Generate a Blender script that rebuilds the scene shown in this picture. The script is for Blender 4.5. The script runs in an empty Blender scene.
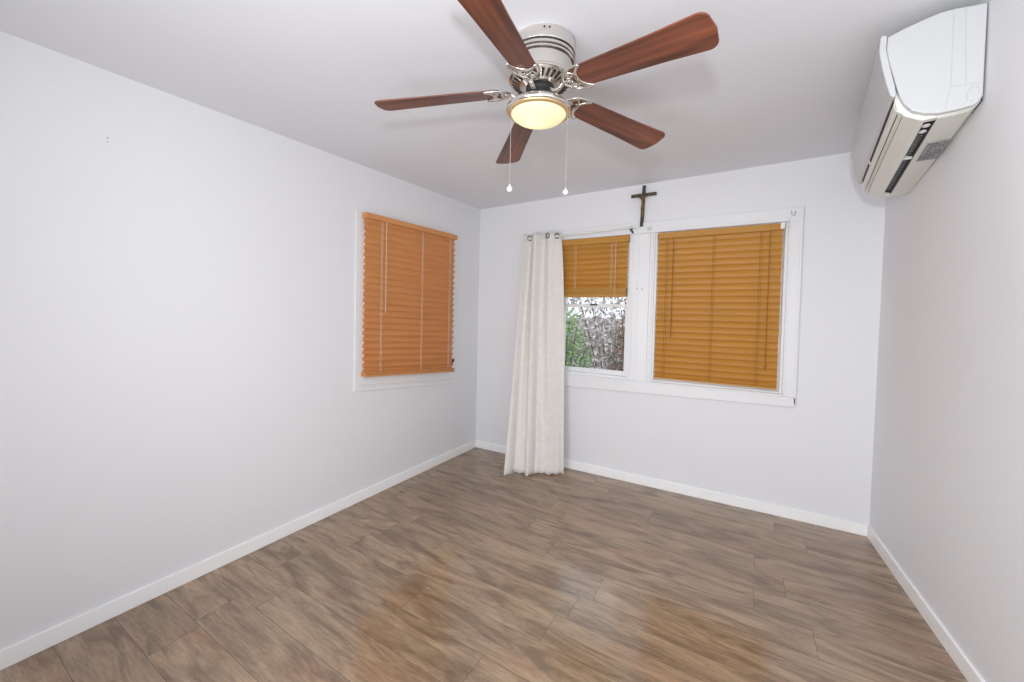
import bpy, bmesh, math, random
from mathutils import Vector, Matrix
random.seed(7)
sc = bpy.context.scene
COL = sc.collection
V = Vector

# ---------------------------------------------------------------- camera
YAW, PITCH, ROLL = -0.5382, 0.0261, 0.0220
CAM = V((2.2217, -3.3856, 1.3644))
fw = V((math.sin(YAW)*math.cos(PITCH), math.cos(YAW)*math.cos(PITCH), -math.sin(PITCH)))
r0 = V((math.cos(YAW), -math.sin(YAW), 0)); u0 = r0.cross(fw)
rt = r0*math.cos(ROLL) + u0*math.sin(ROLL); up = -r0*math.sin(ROLL) + u0*math.cos(ROLL)
cd = bpy.data.cameras.new('camera'); cam = bpy.data.objects.new('camera', cd); COL.objects.link(cam)
cam.matrix_world = Matrix(((rt.x, up.x, -fw.x, CAM.x), (rt.y, up.y, -fw.y, CAM.y), (rt.z, up.z, -fw.z, CAM.z), (0, 0, 0, 1)))
cd.sensor_width = 36; cd.lens = 394.36/1024*36; cd.shift_x = 17.26/1024; cd.shift_y = -15.54/1024
cd.clip_start = 0.02
sc.camera = cam

# ---------------------------------------------------------------- world, lights, exposure
w = bpy.data.worlds.new('world'); sc.world = w; w.use_nodes = True
bg = w.node_tree.nodes['Background']; bg.inputs[0].default_value = (0.86, 0.93, 1.0, 1); bg.inputs[1].default_value = 1.5
def area(name, loc, look, sx, sy, power, color=(1, 1, 1), shape='RECTANGLE'):
    l = bpy.data.lights.new(name, 'AREA'); l.shape = shape; l.size = sx; l.size_y = sy; l.energy = power; l.color = color
    o = bpy.data.objects.new(name, l); COL.objects.link(o); o.location = loc
    o.rotation_euler = (V(look)-V(loc)).to_track_quat('-Z', 'Y').to_euler()
    return o
l = bpy.data.lights.new('camera_flash', 'SPOT'); l.energy = 66; l.shadow_soft_size = 0.045; l.color = (0.95, 0.975, 1.0); l.spot_size = math.radians(168); l.spot_blend = 0.5
o = bpy.data.objects.new('camera_flash', l); COL.objects.link(o); o.location = (2.24, -3.60, 1.62); o.rotation_euler = (V((2.0, 0, 2.2))-V(o.location)).to_track_quat('-Z', 'Y').to_euler()
def soft(name, loc, look, sx, sy, power, spread, color=(0.945, 0.972, 1.0)):
    area(name, loc, look, sx, sy, power, color).data.spread = math.radians(spread)
soft('bounce_fill', (1.7, -4.0, 0.5), (1.8, -2.3, 2.4), 1.8, 0.9, 14, 180)  # added fill: unseen upward panel behind the camera that brightens the ceiling
soft('side_fill', (1.15, -4.6, 1.3), (3.0, -0.6, 1.3), 1.0, 1.6, 17, 110)  # no real lamp here, added to lift the right wall
soft('left_fill', (2.75, -4.2, 1.3), (0.0, -0.4, 1.5), 0.7, 1.6, 3, 90)  # unseen fill added to lighten the far end of the left wall
soft('down_fill', (1.7, -4.2, 2.2), (1.7, -1.0, 0.0), 1.8, 0.6, 3, 120)  # added fill without a fixture, aimed down at the floor
soft('rear_fill', (1.6, -6.9, 1.0), (1.6, 0, 0.6), 2.4, 1.6, 8, 160)  # broad unseen fill added far behind the camera to even out the room
l = bpy.data.lights.new('sun', 'SUN'); l.energy = 2.0; l.angle = 0.05; l.color = (1, 0.96, 0.9)
o = bpy.data.objects.new('sun', l); COL.objects.link(o); o.rotation_euler = (math.radians(42), math.radians(28), 0)
sc.view_settings.view_transform = 'Standard'; sc.view_settings.look = 'None'
sc.view_settings.exposure = 0.10; sc.view_settings.gamma = 1.0; sc.view_settings.use_curve_mapping = False

# ---------------------------------------------------------------- helpers
def s2l(c): return tuple((x/12.92 if x <= 0.04045 else ((x+0.055)/1.055)**2.4) for x in [v/255 for v in c])
def mat(name, rgb, rough=0.5, metal=0.0, spec=0.5, emit=None, estr=0.0, trans=0.0, bump=None, var=None, coat=0.0):
    m = bpy.data.materials.new(name); m.use_nodes = True; nt = m.node_tree; b = nt.nodes['Principled BSDF']
    c = (*s2l(rgb), 1); b.inputs['Base Color'].default_value = c
    b.inputs['Roughness'].default_value = rough; b.inputs['Metallic'].default_value = metal
    b.inputs['Specular IOR Level'].default_value = spec; b.inputs['Coat Weight'].default_value = coat
    if emit: b.inputs['Emission Color'].default_value = (*s2l(emit), 1); b.inputs['Emission Strength'].default_value = estr
    if trans: b.inputs['Transmission Weight'].default_value = trans
    if bump or var:
        tc = nt.nodes.new('ShaderNodeTexCoord')
    if bump:
        sc_, st = bump; n = nt.nodes.new('ShaderNodeTexNoise'); n.inputs['Scale'].default_value = sc_; n.inputs['Detail'].default_value = 4
        bp = nt.nodes.new('ShaderNodeBump'); bp.inputs['Strength'].default_value = st; bp.inputs['Distance'].default_value = 0.01
        nt.links.new(tc.outputs['Object'], n.inputs['Vector']); nt.links.new(n.outputs['Fac'], bp.inputs['Height']); nt.links.new(bp.outputs[0], b.inputs['Normal'])
    if var:
        sc_, rgb2 = var; n = nt.nodes.new('ShaderNodeTexNoise'); n.inputs['Scale'].default_value = sc_; n.inputs['Detail'].default_value = 5
        mx = nt.nodes.new('ShaderNodeMix'); mx.data_type = 'RGBA'; mx.inputs[6].default_value = c; mx.inputs[7].default_value = (*s2l(rgb2), 1)
        rp = nt.nodes.new('ShaderNodeMapRange'); rp.inputs[1].default_value = 0.35; rp.inputs[2].default_value = 0.65
        nt.links.new(tc.outputs['Object'], n.inputs['Vector']); nt.links.new(n.outputs['Fac'], rp.inputs[0]); nt.links.new(rp.outputs[0], mx.inputs[0]); nt.links.new(mx.outputs[2], b.inputs['Base Color'])
    return m

def wood(name, dark, light, axis=0, scale=1.0, rough=0.4, trans=0.0, tcol=None, spec=0.4, contrast=(0.3, 0.7), coat=0.0):
    """grain stretched along one object axis"""
    m = bpy.data.materials.new(name); m.use_nodes = True; nt = m.node_tree; b = nt.nodes['Principled BSDF']; N = nt.nodes.new; Lk = nt.links.new
    tc = N('ShaderNodeTexCoord'); mp = N('ShaderNodeMapping'); s = [30*scale]*3; s[axis] = 2.2*scale; mp.inputs['Scale'].default_value = s
    n = N('ShaderNodeTexNoise'); n.inputs['Scale'].default_value = 1; n.inputs['Detail'].default_value = 7; n.inputs['Distortion'].default_value = 0.15
    rp = N('ShaderNodeMapRange'); rp.inputs[1].default_value = contrast[0]; rp.inputs[2].default_value = contrast[1]
    mx = N('ShaderNodeMix'); mx.data_type = 'RGBA'; mx.inputs[6].default_value = (*s2l(dark), 1); mx.inputs[7].default_value = (*s2l(light), 1)
    Lk(tc.outputs['Object'], mp.inputs[0]); Lk(mp.outputs[0], n.inputs['Vector']); Lk(n.outputs['Fac'], rp.inputs[0]); Lk(rp.outputs[0], mx.inputs[0]); Lk(mx.outputs[2], b.inputs['Base Color'])
    b.inputs['Roughness'].default_value = rough; b.inputs['Specular IOR Level'].default_value = spec; b.inputs['Coat Weight'].default_value = coat
    if trans:
        tr = N('ShaderNodeBsdfTranslucent'); tr.inputs[0].default_value = (*s2l(tcol), 1)
        ms = N('ShaderNodeMixShader'); ms.inputs[0].default_value = trans
        Lk(b.outputs[0], ms.inputs[1]); Lk(tr.outputs[0], ms.inputs[2]); Lk(ms.outputs[0], nt.nodes['Material Output'].inputs[0])
    return m

def floor_material():
    m = bpy.data.materials.new('laminate_planks'); m.use_nodes = True; nt = m.node_tree; b = nt.nodes['Principled BSDF']; N = nt.nodes.new; Lk = nt.links.new
    def math_(op, a, c=None):
        n = N('ShaderNodeMath'); n.operation = op
        for i, x in enumerate((a, c)):
            if x is None: continue
            if isinstance(x, (int, float)): n.inputs[i].default_value = x
            else: Lk(x, n.inputs[i])
        return n.outputs[0]
    tc = N('ShaderNodeTexCoord'); rotm = N('ShaderNodeMapping'); rotm.inputs['Rotation'].default_value = (0, 0, math.radians(1.0))
    Lk(tc.outputs['Object'], rotm.inputs[0]); sep = N('ShaderNodeSeparateXYZ'); Lk(rotm.outputs[0], sep.inputs[0])
    X, Y = sep.outputs[0], sep.outputs[1]
    PW, PL = 0.182, 1.22
    ry = math_('DIVIDE', math_('ADD', Y, 2.952+PW*20), PW); row = math_('FLOOR', ry); fy = math_('FRACT', ry)
    wn = N('ShaderNodeTexWhiteNoise'); wn.noise_dimensions = '1D'; Lk(row, wn.inputs['W'])
    rx = math_('ADD', math_('DIVIDE', math_('ADD', X, 20.0), PL), wn.outputs['Value']); colm = math_('FLOOR', rx); fx = math_('FRACT', rx)
    cid = N('ShaderNodeCombineXYZ'); Lk(row, cid.inputs[0]); Lk(colm, cid.inputs[1])
    wn2 = N('ShaderNodeTexWhiteNoise'); wn2.noise_dimensions = '2D'; Lk(cid.outputs[0], wn2.inputs['Vector'])
    # grain coordinates: stretched along the plank, shifted per plank
    gx = math_('ADD', math_('MULTIPLY', X, 1.0), math_('MULTIPLY', wn2.outputs['Value'], 37.0)); gy = math_('ADD', Y, math_('MULTIPLY', row, 3.7))
    def noise(sx, sy, det, dist, rough=0.55):
        c = N('ShaderNodeCombineXYZ'); Lk(math_('MULTIPLY', gx, sx), c.inputs[0]); Lk(math_('MULTIPLY', gy, sy), c.inputs[1])
        n = N('ShaderNodeTexNoise'); n.inputs['Scale'].default_value = 1; n.inputs['Detail'].default_value = det; n.inputs['Distortion'].default_value = dist; n.inputs['Roughness'].default_value = rough
        Lk(c.outputs[0], n.inputs['Vector']); return n.outputs['Fac']
    big = noise(2.4, 11.0, 3, 1.3); fine = noise(9, 70, 6, 1.0, 0.72); streak = noise(3.5, 150, 3, 0.4, 0.6); swirl = noise(9, 34, 3, 4.5, 0.6); warm = noise(1.6, 6.0, 2, 0.8); ring = noise(3.2, 17.0, 2, 3.2)
    def mixc(f, c1, c2, lo=0.3, hi=0.7):
        rp = N('ShaderNodeMapRange'); rp.inputs[1].default_value = lo; rp.inputs[2].default_value = hi; Lk(f, rp.inputs[0])
        mx = N('ShaderNodeMix'); mx.data_type = 'RGBA'; Lk(rp.outputs[0], mx.inputs[0])
        for i, c in ((6, c1), (7, c2)):
            if isinstance(c, tuple): mx.inputs[i].default_value = (*s2l(c), 1)
            else: Lk(c, mx.inputs[i])
        return mx.outputs[2]
    base = mixc(big, FL_D, FL_L, 0.34, 0.66)
    red = mixc(warm, base, FL_R, 0.52, 1.15)
    def mul(colr, fac, lo, hi):
        rp = N('ShaderNodeMapRange'); rp.inputs[3].default_value = lo; rp.inputs[4].default_value = hi; Lk(fac, rp.inputs[0])
        mx = N('ShaderNodeVectorMath'); mx.operation = 'SCALE'; Lk(colr, mx.inputs[0]); Lk(rp.outputs[0], mx.inputs['Scale']); return mx.outputs[0]
    c = mul(red, fine, 0.45, 1.60); c = mul(c, streak, 0.78, 1.24); c = mul(c, swirl, 0.84, 1.16); c = mul(c, ring, 0.80, 1.20); c = mul(c, wn2.outputs['Value'], 0.92, 1.09)
    # seams
    ey = math_('MINIMUM', fy, math_('SUBTRACT', 1.0, fy)); ex = math_('MINIMUM', fx, math_('SUBTRACT', 1.0, fx))
    sy = math_('LESS_THAN', ey, 0.0009/PW); sx = math_('LESS_THAN', ex, 0.0009/PL); seam = math_('MAXIMUM', sy, sx)
    fin = N('ShaderNodeMix'); fin.data_type = 'RGBA'; Lk(seam, fin.inputs[0]); Lk(c, fin.inputs[6]); fin.inputs[7].default_value = (*s2l((84, 68, 56)), 1)
    Lk(fin.outputs[2], b.inputs['Base Color'])
    b.inputs['Roughness'].default_value = 0.14; b.inputs['Specular IOR Level'].default_value = 0.85
    bp = N('ShaderNodeBump'); bp.inputs['Strength'].default_value = 0.05; bp.inputs['Distance'].default_value = 0.002
    Lk(fine, bp.inputs['Height']); Lk(bp.outputs[0], b.inputs['Normal'])
    return m
FL_D, FL_L, FL_R = (120, 98, 78), (166, 142, 116), (174, 132, 102)

M = dict(
    wall=mat('wall_paint', (233, 233, 236), 0.6, spec=0.3, bump=(14, 0.03)),
    ceil=mat('ceiling_paint', (233, 234, 239), 0.7, spec=0.2, bump=(14, 0.03)),
    trim=mat('white_trim_paint', (234, 234, 236), 0.35, spec=0.5),
    base=mat('baseboard_paint', (252, 252, 252), 0.4),
    floor=floor_material(),
    blind_l=wood('tan_blind_wood', (202, 136, 80), (220, 156, 98), 1, 1.0, 0.42, contrast=(0.1, 0.9)),
    blind_b=wood('backlit_blind_wood', (200, 144, 62), (215, 162, 78), 0, 1.0, 0.42, contrast=(0.1, 0.9), trans=0.25, tcol=(230, 165, 70)),  # golden base colour paints in the daylight coming through the slats
    cord=mat('cord', (222, 200, 176), 0.8), cord_b=mat('cord_amber', (150, 106, 50), 0.8),
    white=mat('white_plastic', (236, 236, 234), 0.35), ac=mat('air_conditioner_plastic', (201, 202, 203), 0.32, spec=0.5),
    acb=mat('air_conditioner_lower_plastic', (226, 226, 218), 0.35), acline=mat('panel_seam', (196, 197, 198), 0.6),
    dark=mat('dark_slot', (26, 27, 27), 0.7), grey=mat('fin_and_shadow_gap_grey', (120, 120, 122), 0.7),
    nickel=mat('brushed_nickel', (226, 222, 216), 0.2, metal=1.0), nickel_dark=mat('dark_vent_recess', (60, 54, 50), 0.5, metal=0.5),
    gold=mat('warm_brass', (214, 184, 140), 0.35, metal=0.7), flywheel=mat('black_rubber', (30, 30, 32), 0.6),
    blade=wood('walnut_blade', (70, 41, 33), (138, 80, 57), 0, 1.1, 0.35, spec=0.5, contrast=(0.3, 0.68)),
    blade_edge=mat('blade_edge', (120, 74, 54), 0.5),
    glass=mat('frosted_lamp_glass', (240, 236, 205), 0.5, emit=(255, 247, 205), estr=0.78),
    curtain=mat('cream_curtain', (232, 229, 225), 0.85, spec=0.15, bump=(120, 0.08), var=(22, (227, 223, 218))),
    steel=mat('grommet_steel', (78, 76, 74), 0.35, metal=0.25),
    crosswood=mat('dark_cross_wood', (66, 56, 54), 0.45), brass=mat('aged_brass', (124, 98, 62), 0.4, metal=0.5),
    black=mat('black_plastic', (20, 20, 22), 0.5), label=mat('label_grey', (150, 150, 154), 0.5), lab2=mat('label_print', (90, 92, 98), 0.5),
    leafg=mat('green_leaves', (146, 194, 104), 0.5, var=(9, (66, 112, 50))), leafb=mat('russet_leaves', (184, 138, 128), 0.6, var=(14, (70, 92, 58))),
    leafl=mat('grey_lilac_leaves', (226, 212, 222), 0.6, var=(14, (120, 130, 110))),
    stem=mat('stem', (92, 74, 60), 0.8), lawn=mat('lawn', (96, 122, 66), 0.9, var=(6, (128, 120, 92))), fence=mat('fence_boards', (176, 168, 166), 0.8, var=(5, (140, 130, 128))),
    chain=mat('chain_metal', (176, 172, 168), 0.4, metal=0.4),
    mark=mat('wall_scuff', (196, 190, 188), 0.8),
)
lg = M['glass'].node_tree; tr_ = lg.nodes.new('ShaderNodeBsdfTranslucent'); tr_.inputs[0].default_value = (0.95, 0.9, 0.62, 1); ms_ = lg.nodes.new('ShaderNodeMixShader'); ms_.inputs[0].default_value = 0.55
lg.links.new(lg.nodes['Principled BSDF'].outputs[0], ms_.inputs[1]); lg.links.new(tr_.outputs[0], ms_.inputs[2]); lg.links.new(ms_.outputs[0], lg.nodes['Material Output'].inputs[0])
# window glass: thin, mostly see-through
gm = bpy.data.materials.new('window_glass'); gm.use_nodes = True; nt = gm.node_tree
gl = nt.nodes.new('ShaderNodeBsdfGlossy'); gl.inputs['Roughness'].default_value = 0.02; tp = nt.nodes.new('ShaderNodeBsdfTransparent')
mx = nt.nodes.new('ShaderNodeMixShader'); mx.inputs[0].default_value = 0.07
nt.links.new(tp.outputs[0], mx.inputs[1]); nt.links.new(gl.outputs[0], mx.inputs[2]); nt.links.new(mx.outputs[0], nt.nodes['Material Output'].inputs[0]); M['pane'] = gm

def put(name, bm, m, parent=None, smooth=False, bevel=0.0, kind=None, seg=2, warp=None):
    if warp:
        for v in bm.verts: v.co = V(warp(v.co))
    bmesh.ops.recalc_face_normals(bm, faces=bm.faces)
    me = bpy.data.meshes.new(name); bm.to_mesh(me); bm.free()
    o = bpy.data.objects.new(name, me); COL.objects.link(o)
    if isinstance(m, str): m = M[m]
    me.materials.append(m)
    if smooth:
        for p in me.polygons: p.use_smooth = True
    if bevel:
        b = o.modifiers.new('bevel', 'BEVEL'); b.width = bevel; b.segments = seg; b.limit_method = 'ANGLE'; b.angle_limit = math.radians(40)
    if parent is not None: o.parent = parent
    if kind: o['kind'] = kind
    return o
def thing(name, label, cat, loc=(0, 0, 0), group=None):
    o = bpy.data.objects.new(name, None); COL.objects.link(o); o.location = loc; o.empty_display_size = 0.1
    return tag(o, label, cat, group)
def tag(o, label, cat, group=None):
    o['label'] = label; o['category'] = cat
    if group: o['group'] = group
    return o
def B(): return bmesh.new()
def box(bm, a, b):
    xs, ys, zs = (sorted((a[i], b[i])) for i in range(3))
    v = [bm.verts.new((x, y, z)) for x in xs for y in ys for z in zs]
    for f in ((0, 1, 3, 2), (4, 6, 7, 5), (0, 4, 5, 1), (2, 3, 7, 6), (0, 2, 6, 4), (1, 5, 7, 3)): bm.faces.new([v[i] for i in f])
    return v
def hexa(bm, pts):   # 8 points: bottom ring 4, top ring 4
    v = [bm.verts.new(p) for p in pts]
    for f in ((0, 1, 2, 3), (4, 5, 6, 7), (0, 1, 5, 4), (1, 2, 6, 5), (2, 3, 7, 6), (3, 0, 4, 7)): bm.faces.new([v[i] for i in f])
def extrude(bm, pts, off):   # closed 3D polygon swept by off
    a = [bm.verts.new(p) for p in pts]; b = [bm.verts.new(V(p)+V(off)) for p in pts]; n = len(a)
    bm.faces.new(a); bm.faces.new(b[::-1])
    for i in range(n): bm.faces.new((a[i], a[(i+1) % n], b[(i+1) % n], b[i]))
def lathe(bm, prof, seg=40, c=(0, 0, 0), axis='z'):
    rings = []
    for (r, z) in prof:
        if r < 1e-6:
            rings.append([bm.verts.new((c[0], c[1], c[2]+z))])
        else: rings.append([bm.verts.new((c[0]+r*math.cos(2*math.pi*k/seg), c[1]+r*math.sin(2*math.pi*k/seg), c[2]+z)) for k in range(seg)])
    for a, b in zip(rings, rings[1:]):
        for k in range(seg):
            k2 = (k+1) % seg
            if len(a) == 1 and len(b) == 1: continue
            if len(a) == 1: bm.faces.new((a[0], b[k], b[k2]))
            elif len(b) == 1: bm.faces.new((a[k], a[k2], b[0]))
            else: bm.faces.new((a[k], a[k2], b[k2], b[k]))
def tube(bm, pts, rad, seg=8, closed=False, flat=1.0):
    pts = [V(p) for p in pts]; n = len(pts); rings = []
    rad = rad if isinstance(rad, (list, tuple)) else [rad]*n
    prev = None
    for i, p in enumerate(pts):
        if closed: t = pts[(i+1) % n]-pts[i-1]
        else: t = pts[min(i+1, n-1)]-pts[max(i-1, 0)]
        t.normalize()
        if prev is None:
            a = V((0, 0, 1)) if abs(t.z) < 0.9 else V((1, 0, 0)); s = t.cross(a).normalized()
        else: s = (prev - t*prev.dot(t)).normalized()
        prev = s; q = t.cross(s)
        rings.append([bm.verts.new(p + s*math.cos(2*math.pi*k/seg)*rad[i] + q*math.sin(2*math.pi*k/seg)*rad[i]*flat) for k in range(seg)])
    m = n if closed else n-1
    for i in range(m):
        a, b = rings[i], rings[(i+1) % n]
        for k in range(seg): bm.faces.new((a[k], a[(k+1) % seg], b[(k+1) % seg], b[k]))
    if not closed: bm.faces.new(rings[0][::-1]); bm.faces.new(rings[-1])
def ball(bm, c, r, sx=1, sy=1, sz=1):
    mtx = Matrix.Translation(c) @ Matrix.Diagonal((sx, sy, sz, 1)); bmesh.ops.create_uvsphere(bm, u_segments=16, v_segments=10, radius=r, matrix=mtx)
def spline(pts, n=6):
    P = [V(p) for p in pts]; out = []
    for i in range(len(P)-1):
        a = P[max(i-1, 0)]; b = P[i]; c = P[i+1]; d = P[min(i+2, len(P)-1)]
        for k in range(n):
            t = k/n; out.append(0.5*((2*b)+(c-a)*t+(2*a-5*b+4*c-d)*t*t+(3*b-a-3*c+d)*t**3))
    out.append(P[-1]); return out

# ---------------------------------------------------------------- the room
W, H, HR = 3.028, 2.44, 2.4743
AL = 0.0266                      # left wall leans out towards the camera end
YF = -7.4
def left_x(y): return AL*y       # y is negative
def right_x(y, z):
    t = -min(0, max(y, -1.75)); s = 0.028 - 0.062*min(max(z, 0), 2.0)
    return W + t*s + 0.0018*z
def ceil_z(x, y):
    return H + (HR-H)*x/W + 0.0276*max(y, -4.0)
TH = 0.14
# floor
bm = B(); box(bm, (-0.35, YF-0.15, -0.12), (3.4, 0.14, 0)); put('floor', bm, 'floor', kind='structure')
# ceiling: a slab following the slightly uneven corner heights
bm = B(); nx, ny = 8, 10; g = {}
for i in range(nx+1):
    for j in range(ny+1):
        x = -0.3+3.7*i/nx; y = 0.14+(YF-0.29)*j/ny; g[i, j] = (bm.verts.new((x, y, ceil_z(x, min(y, 0)))), bm.verts.new((x, y, 2.7)))
for i in range(nx):
    for j in range(ny):
        for k in (0, 1): bm.faces.new([g[i, j][k], g[i+1, j][k], g[i+1, j+1][k], g[i, j+1][k]])
for i in range(nx):
    for j in (0, ny): bm.faces.new([g[i, j][0], g[i+1, j][0], g[i+1, j][1], g[i, j][1]])
for j in range(ny):
    for i in (0, nx): bm.faces.new([g[i, j][0], g[i, j+1][0], g[i, j+1][1], g[i, j][1]])
put('ceiling', bm, 'ceil', kind='structure')
# walls with openings
def holed(bm, a0, a1, z0, z1, holes, f):
    """wall panel in (a,z) with rectangular holes; f(a,z,depth)->point"""
    xs = sorted({a0, a1, *[h[i] for h in holes for i in (0, 1)]}); zs = sorted({z0, z1, *[h[i] for h in holes for i in (2, 3)]})
    inh = lambda x, z: any(h[0] < x < h[1] and h[2] < z < h[3] for h in holes)
    vs = {}
    def vt(x, z, k):
        if (x, z, k) not in vs: vs[x, z, k] = bm.verts.new(f(x, z, TH*k))
        return vs[x, z, k]
    solid = {}
    for i in range(len(xs)-1):
        for j in range(len(zs)-1): solid[i, j] = not inh((xs[i]+xs[i+1])/2, (zs[j]+zs[j+1])/2)
    for (i, j), s in solid.items():
        if not s: continue
        for k in (0, 1): bm.faces.new([vt(xs[i], zs[j], k), vt(xs[i+1], zs[j], k), vt(xs[i+1], zs[j+1], k), vt(xs[i], zs[j+1], k)])
        for di, dj, p, q in ((-1, 0, (i, j), (i, j+1)), (1, 0, (i+1, j), (i+1, j+1)), (0, -1, (i, j), (i+1, j)), (0, 1, (i, j+1), (i+1, j+1))):
            if not solid.get((i+di, j+dj), False):
                bm.faces.new([vt(xs[p[0]], zs[p[1]], 0), vt(xs[q[0]], zs[q[1]], 0), vt(xs[q[0]], zs[q[1]], 1), vt(xs[p[0]], zs[p[1]], 1)])
OP2 = (0.88, 1.50, 0.85, 2.05); OP3 = (1.685, 2.545, 0.85, 2.055)      # back wall openings
bm = B(); holed(bm, -0.02, W+0.03, -0.02, 2.52, [OP2, OP3], lambda a, z, d: (a, d, z)); put('wall_back', bm, 'wall', kind='structure')
OP1 = (-1.455, -0.470, 0.86, 2.04)
bm = B(); holed(bm, YF, 0.12, -0.02, 2.50, [OP1], lambda a, z, d: (left_x(a)-d, a, z)); put('wall_left', bm, 'wall', kind='structure')
bm = B(); N_ = 14; ys = [0.12, 0] + [-1.75*(k+1)/N_ for k in range(N_)] + [YF]; zs = [-0.02, 0.4, 0.8, 1.2, 1.6, 2.0, 2.52]; g = {}
for i, y in enumerate(ys):
    for j, z in enumerate(zs): g[i, j] = (bm.verts.new((right_x(min(y, 0), z), y, z)), bm.verts.new((right_x(min(y, 0), z)+TH, y, z)))
for i in range(len(ys)-1):
    for j in range(len(zs)-1):
        for k in (0, 1): bm.faces.new([g[i, j][k], g[i+1, j][k], g[i+1, j+1][k], g[i, j+1][k]])
put('wall_right', bm, 'wall', kind='structure', smooth=True)
bm = B(); box(bm, (-0.3, YF, -0.02), (3.35, YF-TH, 2.5)); put('wall_front', bm, 'wall', kind='structure')

# baseboards
HB = 0.074; TB = 0.013
bm = B(); box(bm, (0, 0, 0), (W, -TB, HB)); put('baseboard_back', bm, 'base', kind='structure', bevel=0.003)
bm = B(); hexa(bm, [(left_x(0), 0, 0), (left_x(0)+TB, 0, 0), (left_x(YF)+TB, YF, 0), (left_x(YF), YF, 0), (left_x(0), 0, HB), (left_x(0)+TB, 0, HB), (left_x(YF)+TB, YF, HB), (left_x(YF), YF, HB)])
put('baseboard_left', bm, 'base', kind='structure', bevel=0.003)
bm = B(); yy = [0, -0.5, -1.0, -1.4, -1.75, YF]
for a, b in zip(yy, yy[1:]):
    p = lambda y, z, o: (right_x(y, z)-o, y, z)
    hexa(bm, [p(a, 0, 0), p(a, 0, TB), p(b, 0, TB), p(b, 0, 0), p(a, HB, 0), p(a, HB, TB), p(b, HB, TB), p(b, HB, 0)])
bmesh.ops.remove_doubles(bm, verts=bm.verts, dist=1e-5)
put('baseboard_right', bm, 'base', kind='structure')

# ---------------------------------------------------------------- back windows (one casing round both)
def window_unit(nm, op, sill_y=0.055):
    x0, x1, z0, z1 = op
    bm = B()                                                            # jamb liner
    j = 0.016
    for a, b in (((x0, 0.0, z0), (x0+j, TH, z1)), ((x1-j, 0.0, z0), (x1, TH, z1)), ((x0+j, 0.0, z1-j), (x1-j, TH, z1)), ((x0+j, 0.0, z0), (x1-j, TH, z0+0.022))): box(bm, a, b)
    root = put(nm, bm, 'trim', kind='structure', bevel=0.002)
    xi0, xi1, zi0, zi1 = x0+j, x1-j, z0+0.022, z1-j
    zm = 1.462
    def sash(name, y0, y1, za, zb, st, rb, rtp):
        bm = B()
        box(bm, (xi0, y0, za), (xi0+st, y1, zb)); box(bm, (xi1-st, y0, za), (xi1, y1, zb))
        box(bm, (xi0+st, y0, za), (xi1-st, y1, za+rb)); box(bm, (xi0+st, y0, zb-rtp), (xi1-st, y1, zb))
        s = put(name, bm, 'trim', root, bevel=0.002)
        g = B(); box(g, (xi0+st, (y0+y1)/2-0.002, za+rb), (xi1-st, (y0+y1)/2+0.002, zb-rtp)); put('window_glass', g, 'pane', s)
        return s
    lo = sash('lower_sash', 0.035, 0.062, zi0, zm+0.02, 0.026, 0.040, 0.030)
    sash('upper_sash', 0.066, 0.092, zm-0.008, zi1, 0.026, 0.026, 0.034)
    bm = B(); box(bm, ((x0+x1)/2-0.03, 0.02, zm+0.006), ((x0+x1)/2+0.03, 0.045, zm+0.022)); put('sash_lock', bm, 'steel', lo, bevel=0.003)
    return root
w2 = window_unit('window_2', OP2); w3 = window_unit('window_3', OP3)
CT = 0.018
cx0, cx1, czt = 0.795, 2.622, 2.149
def zb_(x): return 0.738 + (0.778-0.738)*(x-0.8)/(1.82)                   # lower edge drops a little to the left
bm = B()
box(bm, (cx0, 0, 2.05), (cx1, -CT, czt-0.004)); put('trim_1', bm, 'trim', kind='structure', bevel=0.004)           # head casing
bm = B(); box(bm, (2.545, 0, 0.845), (cx1, -CT, 2.05)); put('trim_2', bm, 'trim', kind='structure', bevel=0.004)
bm = B(); box(bm, (cx1-0.012, -CT+0.002, 0.80), (cx1+0.002, -CT-0.008, 2.149)); box(bm, (2.552, -CT+0.002, 0.85), (2.562, -CT-0.003, 2.07)); put('trim_3', bm, 'trim', kind='structure', bevel=0.002)
bm = B(); box(bm, (1.50, 0, 0.845), (1.685, -0.012, 2.05)); box(bm, (1.568, -0.010, 0.85), (1.650, -0.026, 2.05))
box(bm, (1.515, -0.010, 0.85), (1.524, -0.018, 2.05)); box(bm, (1.664, -0.010, 0.85), (1.672, -0.018, 2.05)); put('trim_4', bm, 'trim', kind='structure', bevel=0.002)
bm = B(); box(bm, (cx0, 0, 0.845), (0.88, -CT, 2.05)); put('trim_5', bm, 'trim', kind='structure', bevel=0.004)
bm = B(); hexa(bm, [(cx0, 0, zb_(cx0)), (cx1, 0, zb_(cx1)), (cx1, -0.026, zb_(cx1)), (cx0, -0.026, zb_(cx0)), (cx0, 0, 0.838), (cx1, 0, 0.845), (cx1, -0.026, 0.845), (cx0, -0.026, 0.838)])
put('trim_6', bm, 'trim', kind='structure', bevel=0.003)                    # apron / bottom casing
bm = B(); hexa(bm, [(cx0, 0.03, 0.836), (2.545, 0.03, 0.843), (2.545, -0.030, 0.843), (cx0, -0.030, 0.836), (cx0, 0.03, 0.852), (2.545, 0.03, 0.860), (2.545, -0.030, 0.860), (cx0, -0.030, 0.852)])
put('trim_7', bm, 'trim', kind='structure', bevel=0.004)                    # stool
# window stop strip under the head
bm = B(); box(bm, (0.88, -0.012, 2.052), (2.545, -CT-0.010, 2.076)); put('trim_8', bm, 'trim', kind='structure', bevel=0.003)

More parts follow.
